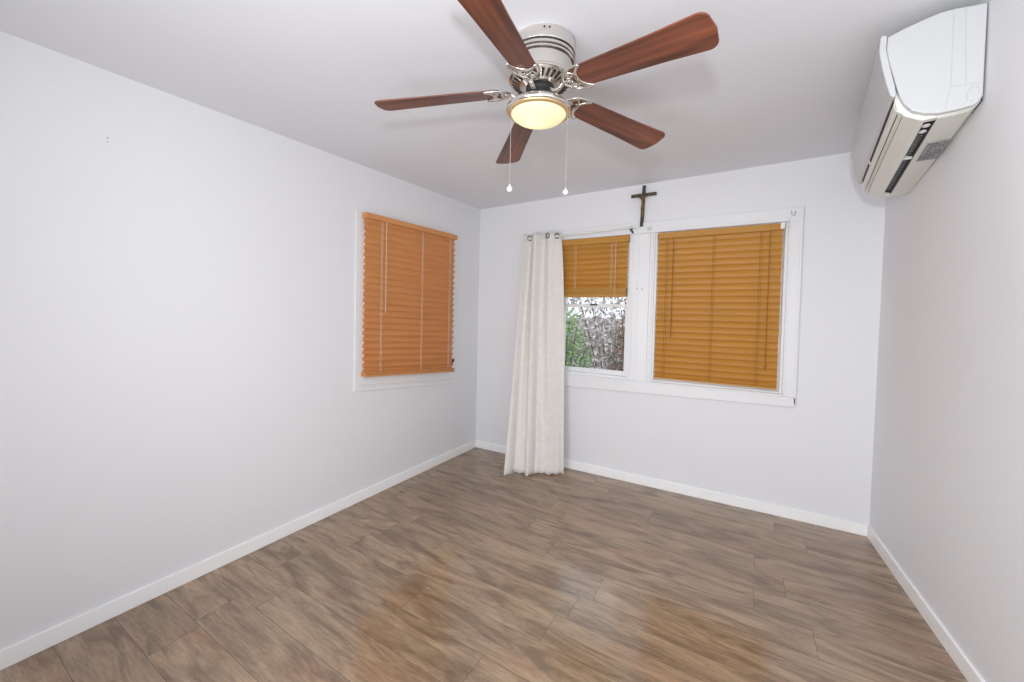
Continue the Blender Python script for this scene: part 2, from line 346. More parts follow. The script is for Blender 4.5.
# ---------------------------------------------------------------- left window
def lw(p):                      # wall-local (o,y,z) -> world, with the slightly out-of-square opening
    o, y, z = p; t = (y+0.95)/0.52; s = (z-0.87)/1.21
    return (left_x(y)+o, y, z + t*(-0.037*(1-s)+0.012*s))
bm = B()
y0, y1, z0, z1 = OP1; j = 0.015
box(bm, (-TH, y0-0.005, z0-0.04), (0, y0+j, z1+0.02)); box(bm, (-TH, y1-j, z0-0.04), (0, y1+0.005, z1+0.02)); box(bm, (-TH, y0, z1-j), (0, y1, z1+0.02)); box(bm, (-TH, y0, z0-0.04), (0.0, y1, z0+0.02))
w1 = put('window_1', bm, 'trim', kind='structure', warp=lw)
bm = B(); c = 0.012; ya, yb = -1.519, -0.381
box(bm, (0, ya, 0.757), (c, y0+0.004, 2.082)); box(bm, (0, y1-0.004, 0.757), (c, yb, 2.082)); box(bm, (0, y0+0.004, 2.032), (c, y1-0.004, 2.082)); box(bm, (0, y0+0.004, 0.757), (c, y1-0.004, 0.868))
put('casing', bm, 'trim', w1, bevel=0.003, warp=lw)
bm = B(); box(bm, (0.010, ya+0.03, 0.796), (0.024, yb-0.02, 0.806)); put('sill', bm, 'trim', w1, bevel=0.003, warp=lw)
bm = B(); 
for (a, b) in (((y0+j, 0.83), (y0+j+0.03, z1-j)), ((y1-j-0.03, 0.83), (y1-j, z1-j)), ((y0+j, 0.87), (y1-j, 0.92)), ((y0+j, 1.44), (y1-j, 1.48)), ((y0+j, z1-j-0.03), (y1-j, z1-j))): box(bm, (-0.09, *a), (-0.06, *b))
sa = put('sash', bm, 'trim', w1, warp=lw)
bm = B(); box(bm, (-0.077, y0+j+0.03, 0.88), (-0.073, y1-j-0.03, z1-j-0.03)); put('window_glass', bm, 'pane', sa, warp=lw)

# ---------------------------------------------------------------- venetian blinds
def slat_profile(wd, th, ang, n=6, crown=0.004):
    """cross-section (depth, height); ang = tilt from horizontal"""
    top = []; bot = []
    for i in range(n+1):
        s = (i/n-0.5)*wd; c = crown*(1-(2*i/n-1)**2); top.append((s, c+th/2)); bot.append((s, c-th/2))
    P = top+bot[::-1]; ca, sa_ = math.cos(ang), math.sin(ang)
    return [(s*ca-c*sa_, s*sa_+c*ca) for s, c in P]
def blind(name, label, group, P, a0, a1, ztop, zbot, hr_h, hr_d, m, mc, n_slats, depth, ang, cords, wands, stack=0, rail_h=0.016, rail_over=0.0, crown=0.004, slat_w=0.050, hr_over=0.008, warp=None):
    """P(a, d, z) -> world; a runs along the wall, d is distance into the room"""
    root = thing(name, label, 'window blind', group=group)
    mkb = lambda bm, nm, mm, par=root, **k: put(nm, bm, mm, par, **k)
    def bx(bm, a_, d0, z0_, b_, d1, z1_):
        hexa(bm, [P(a_, d0, z0_), P(b_, d0, z0_), P(b_, d1, z0_), P(a_, d1, z0_), P(a_, d0, z1_), P(b_, d0, z1_), P(b_, d1, z1_), P(a_, d1, z1_)])
    bm = B(); bx(bm, a0-hr_over, depth+hr_d/2, ztop-hr_h, a1+hr_over, depth-hr_d/2, ztop); mkb(bm, 'headrail', m, bevel=0.003)
    bm = B(); sz0 = ztop-hr_h-0.012; sz1 = zbot+rail_h+0.012+stack*0.0052
    for k in range(n_slats):
        z = sz0 + (sz1-sz0)*k/(n_slats-1); pr = slat_profile(slat_w, 0.003, ang, crown=crown)
        jit = random.uniform(-0.0004, 0.0004); je = random.uniform(-0.0012, 0.0012)
        a = [bm.verts.new(P(a0+je, depth+d_, z+h_+jit)) for d_, h_ in pr]; b = [bm.verts.new(P(a1+je, depth+d_, z+h_-jit)) for d_, h_ in pr]; q = len(a)
        bm.faces.new(a); bm.faces.new(b[::-1])
        for i in range(q): bm.faces.new((a[i], a[(i+1) % q], b[(i+1) % q], b[i]))
    mkb(bm, 'slats', m)
    if stack:
        bm = B()
        for k in range(stack):
            z = zbot+rail_h+0.002+k*0.0052; bx(bm, a0, depth+0.025, z, a1, depth-0.025, z+0.0042)
        mkb(bm, 'stacked_slats', m)
    bm = B(); bx(bm, a0-rail_over, depth+0.026, zbot, a1+rail_over, depth-0.026, zbot+rail_h); mkb(bm, 'bottom_rail', m, bevel=0.003)
    dd = depth + abs(math.cos(ang))*slat_w/2 + 0.004
    for a in cords:
        bm = B(); tube(bm, [P(a, dd, ztop-hr_h), P(a, dd, (ztop+zbot)/2), P(a, dd, zbot+0.004)], 0.0016, 6)
        tube(bm, [P(a+0.012, dd-0.001, ztop-hr_h), P(a+0.012, dd-0.001, zbot+0.004)], 0.0011, 6); mkb(bm, 'ladder_cord', mc)
    for a, zl, kind in wands:
        bm = B(); rr = 0.0032 if kind == 'wand' else 0.0016
        if kind == 'wand': tube(bm, [P(a, dd+0.014, ztop-hr_h+0.006), P(a, dd+0.014, zl)], rr, 8)
        else:
            n = int((ztop-hr_h-zl)/0.018)
            for s in (-1, 1): tube(bm, [P(a+s*0.0028*math.cos(i*1.57), dd+0.010+s*0.0028*math.sin(i*1.57), ztop-hr_h+(zl-ztop+hr_h)*i/n) for i in range(n+1)], rr, 6)
        mkb(bm, 'tilt_wand' if kind == 'wand' else 'pull_cord', mc)
        bm = B(); p0 = V(P(a, dd+(0.014 if kind == 'wand' else 0.01), zl)); lathe(bm, [(0, 0.004), (0.004, 0), (0.006, -0.022), (0, -0.026)], 10, p0); mkb(bm, 'tassel', mc, smooth=True)
    return root
PL = lambda a, d, z: lw((d, a, z))
bl = blind('venetian_blind', 'tan wooden venetian blind closed over the window in the left wall', None, PL, -1.468, -0.458, 2.076, 0.870, 0.040, 0.050, 'blind_l', 'cord', 24, 0.040, math.radians(68),
           (-1.33, -0.90, -0.545), ((-1.295, 1.38, 'cord'),), stack=3, rail_over=0.0, hr_over=0.008, crown=0.008, slat_w=0.057)
bm = B(); box(bm, (0.016, -0.456, 0.955), (0.045, -0.438, 0.985)); box(bm, (0.02, -0.450, 0.92), (0.032, -0.441, 0.955)); put('hold_down_bracket', bm, 'black', bl, bevel=0.003, warp=lw)
PB = lambda a, d, z: (a, -d, z)
blind('venetian_blind', 'backlit amber wooden venetian blind raised halfway above the garden view', None, PB, 0.893, 1.476, 2.046, 1.538, 0.052, 0.045, 'blind_b', 'cord', 9, 0.022, math.radians(68),
      (1.03, 1.345), ((1.385, 1.47, 'cord'),), stack=9, rail_h=0.026, hr_over=0.010, crown=0.008, slat_w=0.055)
b3 = blind('venetian_blind', 'large backlit amber wooden venetian blind fully closed over the right-hand window', None, PB, 1.712, 2.512, 2.040, 0.892, 0.046, 0.042, 'blind_b', 'cord_b', 24, 0.024, math.radians(70),
      (1.775, 2.095, 2.385), ((1.825, 1.25, 'wand'), (2.44, 1.05, 'cord')), stack=0, rail_h=0.014, hr_over=0.0, slat_w=0.052, crown=0.006)
bm = B(); box(bm, (2.497, -0.047, 2.000), (2.522, -0.052, 2.042)); put('end_bracket', bm, 'white', b3, bevel=0.002)

# ---------------------------------------------------------------- curtain rod and curtain
RY = -0.075
def rodz(x): return 2.080 + 0.016*(x-0.89)/0.66
rod = thing('curtain_rod', 'thin white curtain rod above the half open window, carrying the cream curtain', 'curtain rod', (1.0, 0, 2.08))
def rel(o, root): o.parent = root; o.matrix_parent_inverse = Matrix.Translation(-root.location)
bm = B(); tube(bm, [(0.56, RY, rodz(0.56)), (1.545, RY, rodz(1.545))], 0.0075, 12); rel(put('rod', bm, 'white', smooth=True), rod)
bm = B(); lathe(bm, [(0, 0.0), (0.011, 0.002), (0.012, 0.016), (0, 0.02)], 14); bmesh.ops.rotate(bm, verts=bm.verts, matrix=Matrix.Rotation(math.pi/2, 3, 'Y')); bmesh.ops.translate(bm, verts=bm.verts, vec=(1.540, RY, rodz(1.545))); rel(put('end_cap', bm, 'white', smooth=True), rod)
for xx in (0.585, 1.50):
    bm = B(); box(bm, (xx-0.009, -0.0185 if xx > 0.8 else 0, rodz(xx)-0.022), (xx+0.009, -0.026 if xx > 0.8 else -0.008, rodz(xx)+0.022)); box(bm, (xx-0.005, -0.008 if xx < 0.8 else -0.02, rodz(xx)-0.014), (xx+0.005, RY-0.004, rodz(xx)-0.0075)); rel(put('rod_bracket', bm, 'steel' if xx > 0.8 else 'white', bevel=0.0015), rod)

cur = thing('curtain', 'cream grommet curtain hanging bunched beside the half open window', 'curtain', (0.75, RY, 0))
bm = B(); NX, NZ = 150, 60; g = {}
def cur_pt(s, t):
    """s across 0..1, t down 0..1"""
    xt = 0.545 + 0.350*s; xb = 0.603 + 0.428*s; yt = RY; yb = -0.462 + 0.280*s
    e = t**1.15; x = xt + (xb-xt)*e; y = yt + (yb-yt)*t**1.25
    x += 0.034*s*s*math.sin(math.pi*t**0.55)
    amp = 0.030*(1-t)**1.5 + 0.026*t + 0.008
    ph = 2*math.pi*((2.6*s + 0.25) + 0.10*math.sin(2.2*t+1) + 0.04*math.sin(5*t))
    fold = math.sin(ph) + 0.30*math.sin(2.3*ph+0.8+1.5*t)*t + 0.10*math.sin(4.3*ph+1)*t
    flat = 1-0.75*max(0, min(1, (s-0.5)/0.25))*min(1, t*5+0.3)
    dirn = V((0.35*t, -1, 0)).normalized()
    p = V((x, y, 0)) + dirn*amp*fold*flat
    ztop = rodz(xt)+0.040+0.012*(1-s); zbt = 0.004 + 0.013*abs(math.sin(math.pi*8*s))
    return V((p.x, p.y, ztop + (zbt-ztop)*t))
for i in range(NX+1):
    for j in range(NZ+1): g[i, j] = bm.verts.new(cur_pt(i/NX, j/NZ))
for i in range(NX):
    for j in range(NZ): bm.faces.new([g[i, j], g[i+1, j], g[i+1, j+1], g[i, j+1]])
o = put('panel', bm, 'curtain', smooth=True); sd = o.modifiers.new('thickness', 'SOLIDIFY'); sd.thickness = 0.002; rel(o, cur)
for s in (0.12, 0.70, 0.88):                      # grommets where the cloth crosses the rod
    ts = (rodz(0.7)+0.036-rodz(0.7))/2.12; p = cur_pt(s, ts); q = cur_pt(s+0.01, ts)
    t = (q-p).normalized(); nrm = V((t.y, -t.x, 0)).normalized()
    if nrm.y > 0: nrm = -nrm
    tz = V((0, 0, 1)); bm = B(); R_ = 0.022
    tube(bm, [p + nrm*0.005 + (t*math.cos(a)+tz*math.sin(a))*R_ for a in [2*math.pi*k/24 for k in range(24)]], 0.0046, 6, closed=True)
    rel(put('grommet', bm, 'steel', smooth=True), cur)

# leftover hardware on the casing
def holder(x, z, lab, dy=-0.018, mm='steel'):
    bm = B(); box(bm, (x-0.013, dy, z-0.015), (x+0.013, dy-0.004, z+0.015)); 
    lathe(bm, [(0, 0.0), (0.0045, 0), (0.0045, 0.010), (0.0, 0.010)], 10, (0, 0, 0))
    root = thing('rod_holder', lab, 'bracket', (x, dy, z))
    bm.free(); bm = B(); box(bm, (x-0.013, dy, z-0.017), (x+0.013, dy-0.004, z+0.017)); rel(put('back_plate', bm, 'white', bevel=0.002), root)
    bm = B(); tube(bm, [(x-0.010, dy-0.006, z+0.016), (x-0.010, dy-0.020, z+0.010), (x-0.008, dy-0.022, z-0.010), (x+0.002, dy-0.022, z-0.016), (x+0.010, dy-0.022, z-0.008), (x+0.011, dy-0.020, z+0.010), (x+0.010, dy-0.006, z+0.016)], 0.0028, 6); rel(put('cup', bm, 'acline', smooth=True), root)
holder(1.643, 2.084, 'small metal rod holder above the post between the two back windows')
holder(2.565, 2.102, 'small metal rod holder at the upper right corner of the window casing')
bm = B(); box(bm, (1.503, -0.0185, 2.064), (1.516, -0.034, 2.078)); box(bm, (1.510, -0.03, 2.056), (1.522, -0.038, 2.068)); tag(put('blind_clip', bm, 'flywheel', bevel=0.002), 'tiny dark clip at the top right corner of the raised blind', 'clip')
for x, z, lab in ((1.557, 1.606, 'left one of two tiny nails in the white post between the back windows'), (1.598, 1.600, 'right one of two tiny nails in the white post between the back windows')):
    bm = B(); lathe(bm, [(0, 0), (0.0035, 0), (0.004, 0.002), (0, 0.003)], 10); bmesh.ops.rotate(bm, verts=bm.verts, matrix=Matrix.Rotation(math.pi/2, 3, 'X')); bmesh.ops.translate(bm, verts=bm.verts, vec=(x, -0.012 if x < 1.568 else -0.026, z)); tag(put('nail', bm, 'brass', smooth=True), lab, 'nail')

# ---------------------------------------------------------------- crucifix
cr = thing('crucifix', 'dark wooden crucifix with a small brass figure, on the wall above the windows', 'crucifix', (1.583, 0, 2.28))
bm = B(); hexa(bm, [(1.566, -0.002, 2.108), (1.590, -0.002, 2.108), (1.590, -0.030, 2.108), (1.566, -0.030, 2.108), (1.577, -0.002, 2.438), (1.601, -0.002, 2.438), (1.601, -0.020, 2.438), (1.577, -0.020, 2.438)]); rel(put('upright', bm, 'crosswood', bevel=0.002), cr)
bm = B(); box(bm, (1.489, -0.003, 2.351), (1.684, -0.022, 2.375)); rel(put('crossbeam', bm, 'crosswood', bevel=0.002), cr)
def skin(name, verts, edges, rads, m, parent, sub=2):
    me = bpy.data.meshes.new(name); me.from_pydata(verts, edges, []); o = bpy.data.objects.new(name, me); COL.objects.link(o); me.materials.append(M[m])
    sk = o.modifiers.new('skin', 'SKIN'); sk.use_smooth_shade = True
    if not me.skin_vertices: me.skin_vertices.new()
    for i, r_ in enumerate(rads): me.skin_vertices[0].data[i].radius = (r_, r_)
    me.skin_vertices[0].data[0].use_root = True
    ss = o.modifiers.new('sub', 'SUBSURF'); ss.levels = sub; ss.render_levels = sub
    rel(o, parent); return o
cxx, cyy = 1.583, -0.036
vs = [(0, 0, 2.272), (0.001, -.002, 2.300), (0, 0, 2.328), (0.0, 0.0, 2.345), (-0.002, -.004, 2.362),
      (-0.018, 0, 2.338), (-0.040, .004, 2.350), (-0.064, .008, 2.364), (0.018, 0, 2.338), (0.040, .004, 2.350), (0.064, .008, 2.364),
      (-0.007, 0, 2.262), (-0.004, -.010, 2.228), (-0.002, 0, 2.192), (-0.001, -.006, 2.180), (0.007, 0, 2.262), (0.006, -.010, 2.228), (0.003, 0, 2.192), (0.003, -.008, 2.180)]
es = [(0, 1), (1, 2), (2, 3), (3, 4), (2, 5), (5, 6), (6, 7), (2, 8), (8, 9), (9, 10), (0, 11), (11, 12), (12, 13), (13, 14), (0, 15), (15, 16), (16, 17), (17, 18)]
rr = [.010, .009, .012, .005, .009, .006, .004, .003, .006, .004, .003, .007, .006, .004, .003, .007, .006, .004, .003]
skin('figure', [(cxx+a, cyy+b, c_) for a, b, c_ in vs], es, rr, 'brass', cr)

# ---------------------------------------------------------------- ceiling fan
FS = 1.03; q = (0.048, -0.005, 1.0)
nz = V(q).normalized(); e1 = V((0, 1, 0)).cross(nz).normalized(); e2 = nz.cross(e1)
FO = V((1.5585, -1.9760, 2.189))
fan = thing('ceiling_fan', 'five blade ceiling fan with walnut blades, brushed nickel motor and lit frosted lamp', 'ceiling fan')
fan.matrix_world = Matrix.Translation(FO) @ Matrix((e1, e2, nz)).transposed().to_4x4() @ Matrix.Scale(FS, 4)
bm = B(); lathe(bm, [(0, 0.212), (0.117, 0.212), (0.122, 0.206), (0.122, 0.168), (0.120, 0.164)], 64); put('canopy', bm, 'nickel', fan, smooth=True)
bm = B(); lathe(bm, [(0.112, 0.168), (0.118, 0.163), (0.121, 0.158), (0.121, 0.150), (0.116, 0.147), (0.120, 0.143), (0.120, 0.137), (0.114, 0.133), (0.114, 0.132), (0.113, 0.088), (0.118, 0.082), (0.118, 0.076), (0.112, 0.072), (0.06, 0.052), (0.045, 0.052)], 64)
o = put('motor_housing', bm, 'nickel', fan, smooth=True); es_ = o.modifiers.new('edge', 'EDGE_SPLIT'); es_.split_angle = math.radians(38)
bm = B()
for z, rr_ in ((0.1655, 0.1195), (0.1465, 0.1175), (0.1345, 0.1160)): lathe(bm, [(rr_, z+0.0022), (rr_+0.0022, z), (rr_, z-0.0022)], 64)
put('groove', bm, 'nickel_dark', o, smooth=True)
bm = B()
for k in range(30):                                                      # vent slots on the sloped underside
    a = 2*math.pi*k/30; ca, sa_ = math.cos(a), math.sin(a)
    def vp(r_, z_, w_): return (ca*r_-sa_*w_, sa_*r_+ca*w_, z_)
    z_in, z_out = 0.0585, 0.0693
    hexa(bm, [vp(0.078, z_in-0.0016, -0.0032), vp(0.078, z_in-0.0016, 0.0032), vp(0.106, z_out-0.0016, 0.0052), vp(0.106, z_out-0.0016, -0.0052),
              vp(0.078, z_in+0.004, -0.0032), vp(0.078, z_in+0.004, 0.0032), vp(0.106, z_out+0.004, 0.0052), vp(0.106, z_out+0.004, -0.0052)])
put('vent_slots', bm, 'nickel_dark', o)
for a in (-1.10, -0.95, 0.6, 3.3):
    bm = B(); ball(bm, (0.1215*math.cos(a), 0.1215*math.sin(a), 0.196), 0.0035); put('canopy_screw', bm, 'nickel_dark', fan, smooth=True)
bm = B(); lathe(bm, [(0, 0.054), (0.050, 0.054), (0.054, 0.048), (0.052, 0.034), (0.032, 0.030), (0.028, 0.0)], 40); put('flywheel', bm, 'flywheel', fan, smooth=True)
bm = B(); lathe(bm, [(0.018, 0.040), (0.034, 0.034), (0.040, 0.022), (0.046, 0.012), (0.052, 0.006), (0.088, -0.002), (0.112, -0.012), (0.121, -0.022), (0.1225, -0.030), (0.119, -0.036), (0.114, -0.037)], 64)
fit = put('light_fitter', bm, 'nickel', fan, smooth=True)
bm = B(); lathe(bm, [(0.1165, -0.034), (0.1165, -0.040), (0.108, -0.0445), (0.099, -0.0435), (0.099, -0.036)], 64); put('trim_ring', bm, 'gold', fit, smooth=True)
bm = B(); lathe(bm, [(0.104, -0.036), (0.103, -0.043), (0.098, -0.050), (0.085, -0.060), (0.066, -0.068), (0.044, -0.074), (0.022, -0.077), (0, -0.078)], 64); put('lamp_glass', bm, 'glass', fan, smooth=True)
for k in range(3):
    a = 0.9+k*2.094; bm = B(); tube(bm, [(0.05*math.cos(a), 0.05*math.sin(a), 0.012), (0.058*math.cos(a), 0.058*math.sin(a), 0.013)], 0.004, 8); put('fitter_screw', bm, 'nickel', fit)
# blades: outline in (r, w), pitched about the radial line
def blade_outline(r1_=0.624):
    r0_ = 0.150; w0, w1 = 0.047, 0.066; P = []
    rc = 0.030
    for k in range(9):
        a = -math.pi/2 + (math.pi/2)*k/8; P.append((r1_-rc+rc*math.cos(a), -w1+rc+rc*math.sin(a)))
    P.append((r1_+0.006, 0))
    for k in range(9):
        a = (math.pi/2)*k/8; P.append((r1_-rc+rc*math.cos(a), w1-rc+rc*math.sin(a)))
    P += [(0.45, w0+(w1-w0)*0.55), (r0_+0.012, w0), (r0_, w0-0.012), (r0_-0.004, 0), (r0_, -w0+0.012), (r0_+0.012, -w0), (0.45, -w0-(w1-w0)*0.55)]
    return P
PIT = math.radians(12)
def pitched(r, wv, z, zc=0.0):
    # +w edge drops
    return V((r, wv*math.cos(PIT)+z*math.sin(PIT), -wv*math.sin(PIT)+z*math.cos(PIT)+zc))
PH0 = 6.037; DROOP = Matrix.Translation((0, 0, 0.048)) @ Matrix.Rotation(math.atan(0.076), 4, 'Y')
for k in range(5):
    A_ = Matrix.Rotation(PH0+k*2*math.pi/5+(-0.025, 0, 0, 0, 0.06)[k], 4, 'Z')
    # blade object keeps its own axes so that the grain runs along it
    bm = B(); out = blade_outline((0.608, 0.624, 0.652, 0.642, 0.630)[k]); a = [bm.verts.new((r, w_, -0.003)) for r, w_ in out]; b = [bm.verts.new((r, w_, 0.003)) for r, w_ in out]; n = len(a)
    bm.faces.new(a); bm.faces.new(b[::-1])
    for i in range(n): bm.faces.new((a[i], a[(i+1) % n], b[(i+1) % n], b[i]))
    bl_ = put('blade', bm, 'blade', fan, bevel=0.0015)
    bl_.matrix_local = A_ @ DROOP @ Matrix.Rotation(-PIT, 4, 'X')
    # ornate bracket: arm, then a fishtail of scrolls under the blade root
    bm = B(); Z = -0.0065
    arm = spline([V((0.044, 0, -0.004)), V((0.060, 0.0, -0.014)), V((0.078, 0.0, -0.022)), V((0.096, 0, -0.017)), pitched(0.112, 0, Z), pitched(0.142, 0, Z)], 6)
    tube(bm, arm, [0.0088]*(len(arm)-8)+[0.0080]*8, 8, flat=0.7)
    pt = lambda r, w_, z=Z: pitched(r, w_, z)
    tail = spline([pt(0.208, -0.049), pt(0.188, -0.038), pt(0.174, -0.020), pt(0.170, 0), pt(0.174, 0.020), pt(0.188, 0.038), pt(0.208, 0.049)], 5)
    nT = len(tail); tube(bm, tail, [0.0034+0.0050*math.sin(math.pi*i/(nT-1)) for i in range(nT)], 8, flat=0.6)
    for s in (-1, 1):
        side = spline([pt(0.208, s*0.049), pt(0.182, s*0.053), pt(0.152, s*0.047), pt(0.127, s*0.030), pt(0.112, s*0.006)], 5); tube(bm, side, [0.0034]+[0.0064]*(len(side)-1), 8, flat=0.6)
        loop = spline([pt(0.169, s*0.008), pt(0.164, s*0.026), pt(0.150, s*0.036), pt(0.136, s*0.028), pt(0.136, s*0.013), pt(0.148, s*0.008)], 5); tube(bm, loop, 0.0048, 8, flat=0.7)
    br = put('blade_bracket', bm, 'nickel', fan, smooth=True); br.matrix_local = A_ @ DROOP
    for r_, w_ in ((0.158, 0.018), (0.158, -0.018), (0.174, 0.0)):
        bm = B(); ball(bm, pt(r_, w_, Z-0.003), 0.0045, sz=0.6); put('screw', bm, 'nickel', br, smooth=True)
Finv = fan.matrix_world.inverted()
for (x, y, ztop, zend) in ((1.504, -2.098, 2.158, 1.840), (1.667, -1.953, 2.158, 1.846)):
    bm = B(); zz = ztop; n = 60
    tube(bm, [(x, y, ztop), (x, y, zend)], 0.0008, 6)
    for i in range(n): 
        mt = Matrix.Translation((x, y, ztop+(zend-ztop)*i/n)); bmesh.ops.create_icosphere(bm, subdivisions=1, radius=0.0013, matrix=mt)
    bmesh.ops.transform(bm, matrix=Finv, verts=bm.verts); pc = put('pull_chain', bm, 'chain', fan)
    bm = B(); ball(bm, (x, y, zend-0.008), 0.0105); lathe(bm, [(0.003, 0.012), (0.003, 0.0)], 8, (x, y, zend-0.004)); bmesh.ops.transform(bm, matrix=Finv, verts=bm.verts); put('chain_ball', bm, 'white', pc, smooth=True)
l = bpy.data.lights.new('fan_lamp', 'POINT'); l.energy = 0.10; l.color = (1, 0.93, 0.74); l.shadow_soft_size = 0.02
lo_ = bpy.data.objects.new('fan_lamp', l); COL.objects.link(lo_); lo_.parent = fan; lo_.location = (-0.012, -0.010, -0.030)

# ---------------------------------------------------------------- split air conditioner
AO = V((2.883, -1.519, 2.380)); ax = V((0.992, -0.123, 0)).normalized(); ay = V((0.123, 0.992, -0.036)).normalized(); az = ax.cross(ay).normalized(); ax = ay.cross(az)
acr = thing('air_conditioner', 'white wall mounted split air conditioner high on the right wall', 'air conditioner')
acr.matrix_world = Matrix.Translation(AO) @ Matrix((ax, ay, az)).transposed().to_4x4()
LEN = 0.962
side = [(0, 0), (-.041, .007), (-.069, .012), (-.102, .014), (-.147, .005), (-.182, -.003), (-.224, -.017), (-.2255, -.062), (-.216, -.118), (-.199, -.193), (-.187, -.240), (-.177, -.265), (-.157, -.294), (-.127, -.312), (-.093, -.321), (-.060, -.321), (-.020, -.317), (-.008, -.306), (-.002, -.290)]
bm = B(); extrude(bm, [(x, 0, z) for x, z in side], (0, 0.022, 0)); put('side_cover', bm, 'ac', acr, bevel=0.004, seg=3)
bm = B(); extrude(bm, [(x, LEN-0.022, z) for x, z in side], (0, 0.022, 0)); put('side_cover', bm, 'ac', acr, bevel=0.004, seg=3)
# body between the covers (top, back, lower deck), slightly inset, with a recess where the air comes out
body = [(0, 0), (-.041, .005), (-.102, .011), (-.182, -.005), (-.220, -.019), (-.220, -.062), (-.206, -.150), (-.186, -.205), (-.170, -.240), (-.135, -.268), (-.095, -.290), (-.0905, -.3235), (-.060, -.3235), (-.016, -.3185), (-.002, -.300)]
bm = B(); extrude(bm, [(x, 0.020, z) for x, z in body], (0, LEN-0.040, 0)); put('body', bm, 'acb', acr, bevel=0.002)
bm = B(); extrude(bm, [(x, 0.05, z) for x, z in [(-.186, -.206), (-.170, -.241), (-.135, -.269), (-.0955, -.291), (-.0925, -.318), (-.118, -.306), (-.150, -.286), (-.176, -.262), (-.193, -.232), (-.200, -.206)]], (0, LEN-0.10, 0)); put('air_outlet', bm, 'dark', acr)
# front panel: thin curved door, longer than the body edge by a hair
outer = [(-.236, -.006), (-.243, -.014), (-.2445, -.062), (-.235, -.125), (-.2215, -.190), (-.212, -.226), (-.203, -.236), (-.197, -.228), (-.201, -.196), (-.2155, -.125), (-.2262, -.062), (-.2255, -.012)]
bm = B(); extrude(bm, [(x, -0.002, z) for x, z in outer], (0, LEN+0.002, 0)); put('front_panel', bm, 'ac', acr, bevel=0.003, seg=3)
# louvres
def strip(nm, pts, y0_, y1_, m_, par=acr, th=0.003, bevel=0.001):
    bm = B(); P = [V((x, 0, z)) for x, z in pts]; n_ = len(P); ins = []
    for i, p in enumerate(P):
        t = (P[min(i+1, n_-1)]-P[max(i-1, 0)]).normalized(); nn = V((t.z, 0, -t.x)); ins.append(p + nn*th)
    extrude(bm, [(p.x, y0_, p.z) for p in P] + [(p.x, y0_, p.z) for p in ins[::-1]], (0, y1_-y0_, 0)); return put(nm, bm, m_, par, bevel=bevel)
strip('louver', [(-.200, -.247), (-.197, -.268), (-.190, -.280)], 0.022, LEN-0.022, 'acb', th=-0.003)
strip('louver', [(-.176, -.296), (-.158, -.308), (-.138, -.322), (-.123, -.328)], 0.022, LEN-0.022, 'acb', th=-0.003)
strip('louver', [(-.186, -.285), (-.180, -.283), (-.178, -.292)], 0.022, LEN-0.022, 'acb', th=-0.003)
strip('lower_deck', [(-.0935, -.3275), (-.060, -.3275), (-.020, -.323)], 0.024, LEN-0.024, 'acb', th=-0.003)
for y_ in (0.021, LEN-0.040):
    bm = B(); extrude(bm, [(x*0.985, y_, z*0.985) for x, z in side[:7]] + [(-.222, y_, -.018), (-.221, y_, -.062), (-.212, y_, -.118), (-.196, y_, -.192), (-.198, y_, -.243), (-.189, y_, -.279), (-.175, y_, -.293), (-.157, y_, -.3055), (-.137, y_, -.319), (-.122, y_, -.3255), (-.093, y_, -.325), (-.060, y_, -.323), (-.02, y_, -.318), (-.004, y_, -.290)], (0, 0.019, 0)); put('end_cheek', bm, 'acb', acr)
for y_, w_ in ((0.030, 0.024), (0.40, 0.016), (LEN-0.055, 0.034)):
    bm = B(); box(bm, (-.122, y_, -.322), (-.094, y_+w_, -.300)); put('outlet_divider', bm, 'white', acr, bevel=0.002)
for y_ in (0.095, 0.145):
    bm = B(); mt = Matrix.Translation((-.108, y_, -.318)) @ Matrix.Diagonal((1, 1.3, 0.35, 1)); bmesh.ops.create_uvsphere(bm, u_segments=14, v_segments=8, radius=0.011, matrix=mt); put('guide_vane', bm, 'white', acr, smooth=True)
bm = B(); 
for i in range(9): box(bm, (-.119, 0.19+i*0.022, -.316), (-.100, 0.194+i*0.022, -.300))
put('guide_fins', bm, 'grey', acr); bm = B()
for i in range(16): box(bm, (-.119, 0.45+i*0.026, -.316), (-.100, 0.454+i*0.026, -.300))
put('guide_fins', bm, 'grey', acr)
# slot between panel and louvre: dark strip + mullion
bm = B(); extrude(bm, [(x, 0.10, z) for x, z in [(-.2035, -.2365), (-.2005, -.250), (-.190, -.246), (-.194, -.232)]], (0, LEN-0.17, 0)); put('air_slot', bm, 'dark', acr)
bm = B(); box(bm, (-.2045, 0.60, -.252), (-.194, 0.612, -.236)); put('slot_divider', bm, 'white', acr)
# rating label
bm = B(); box(bm, (-.078, 0.245, -.3305), (-.022, 0.430, -.3285))
lb = put('rating_label', bm, 'label', acr)
bm = B()
for i in range(5):
    for j_ in range(7):
        if random.random() < 0.75: box(bm, (-.074+i*0.010, 0.250+j_*0.025, -.3312), (-.0685+i*0.010, 0.250+j_*0.025+random.uniform(0.010, 0.021), -.3300))
put('label_print', bm, 'lab2', lb)
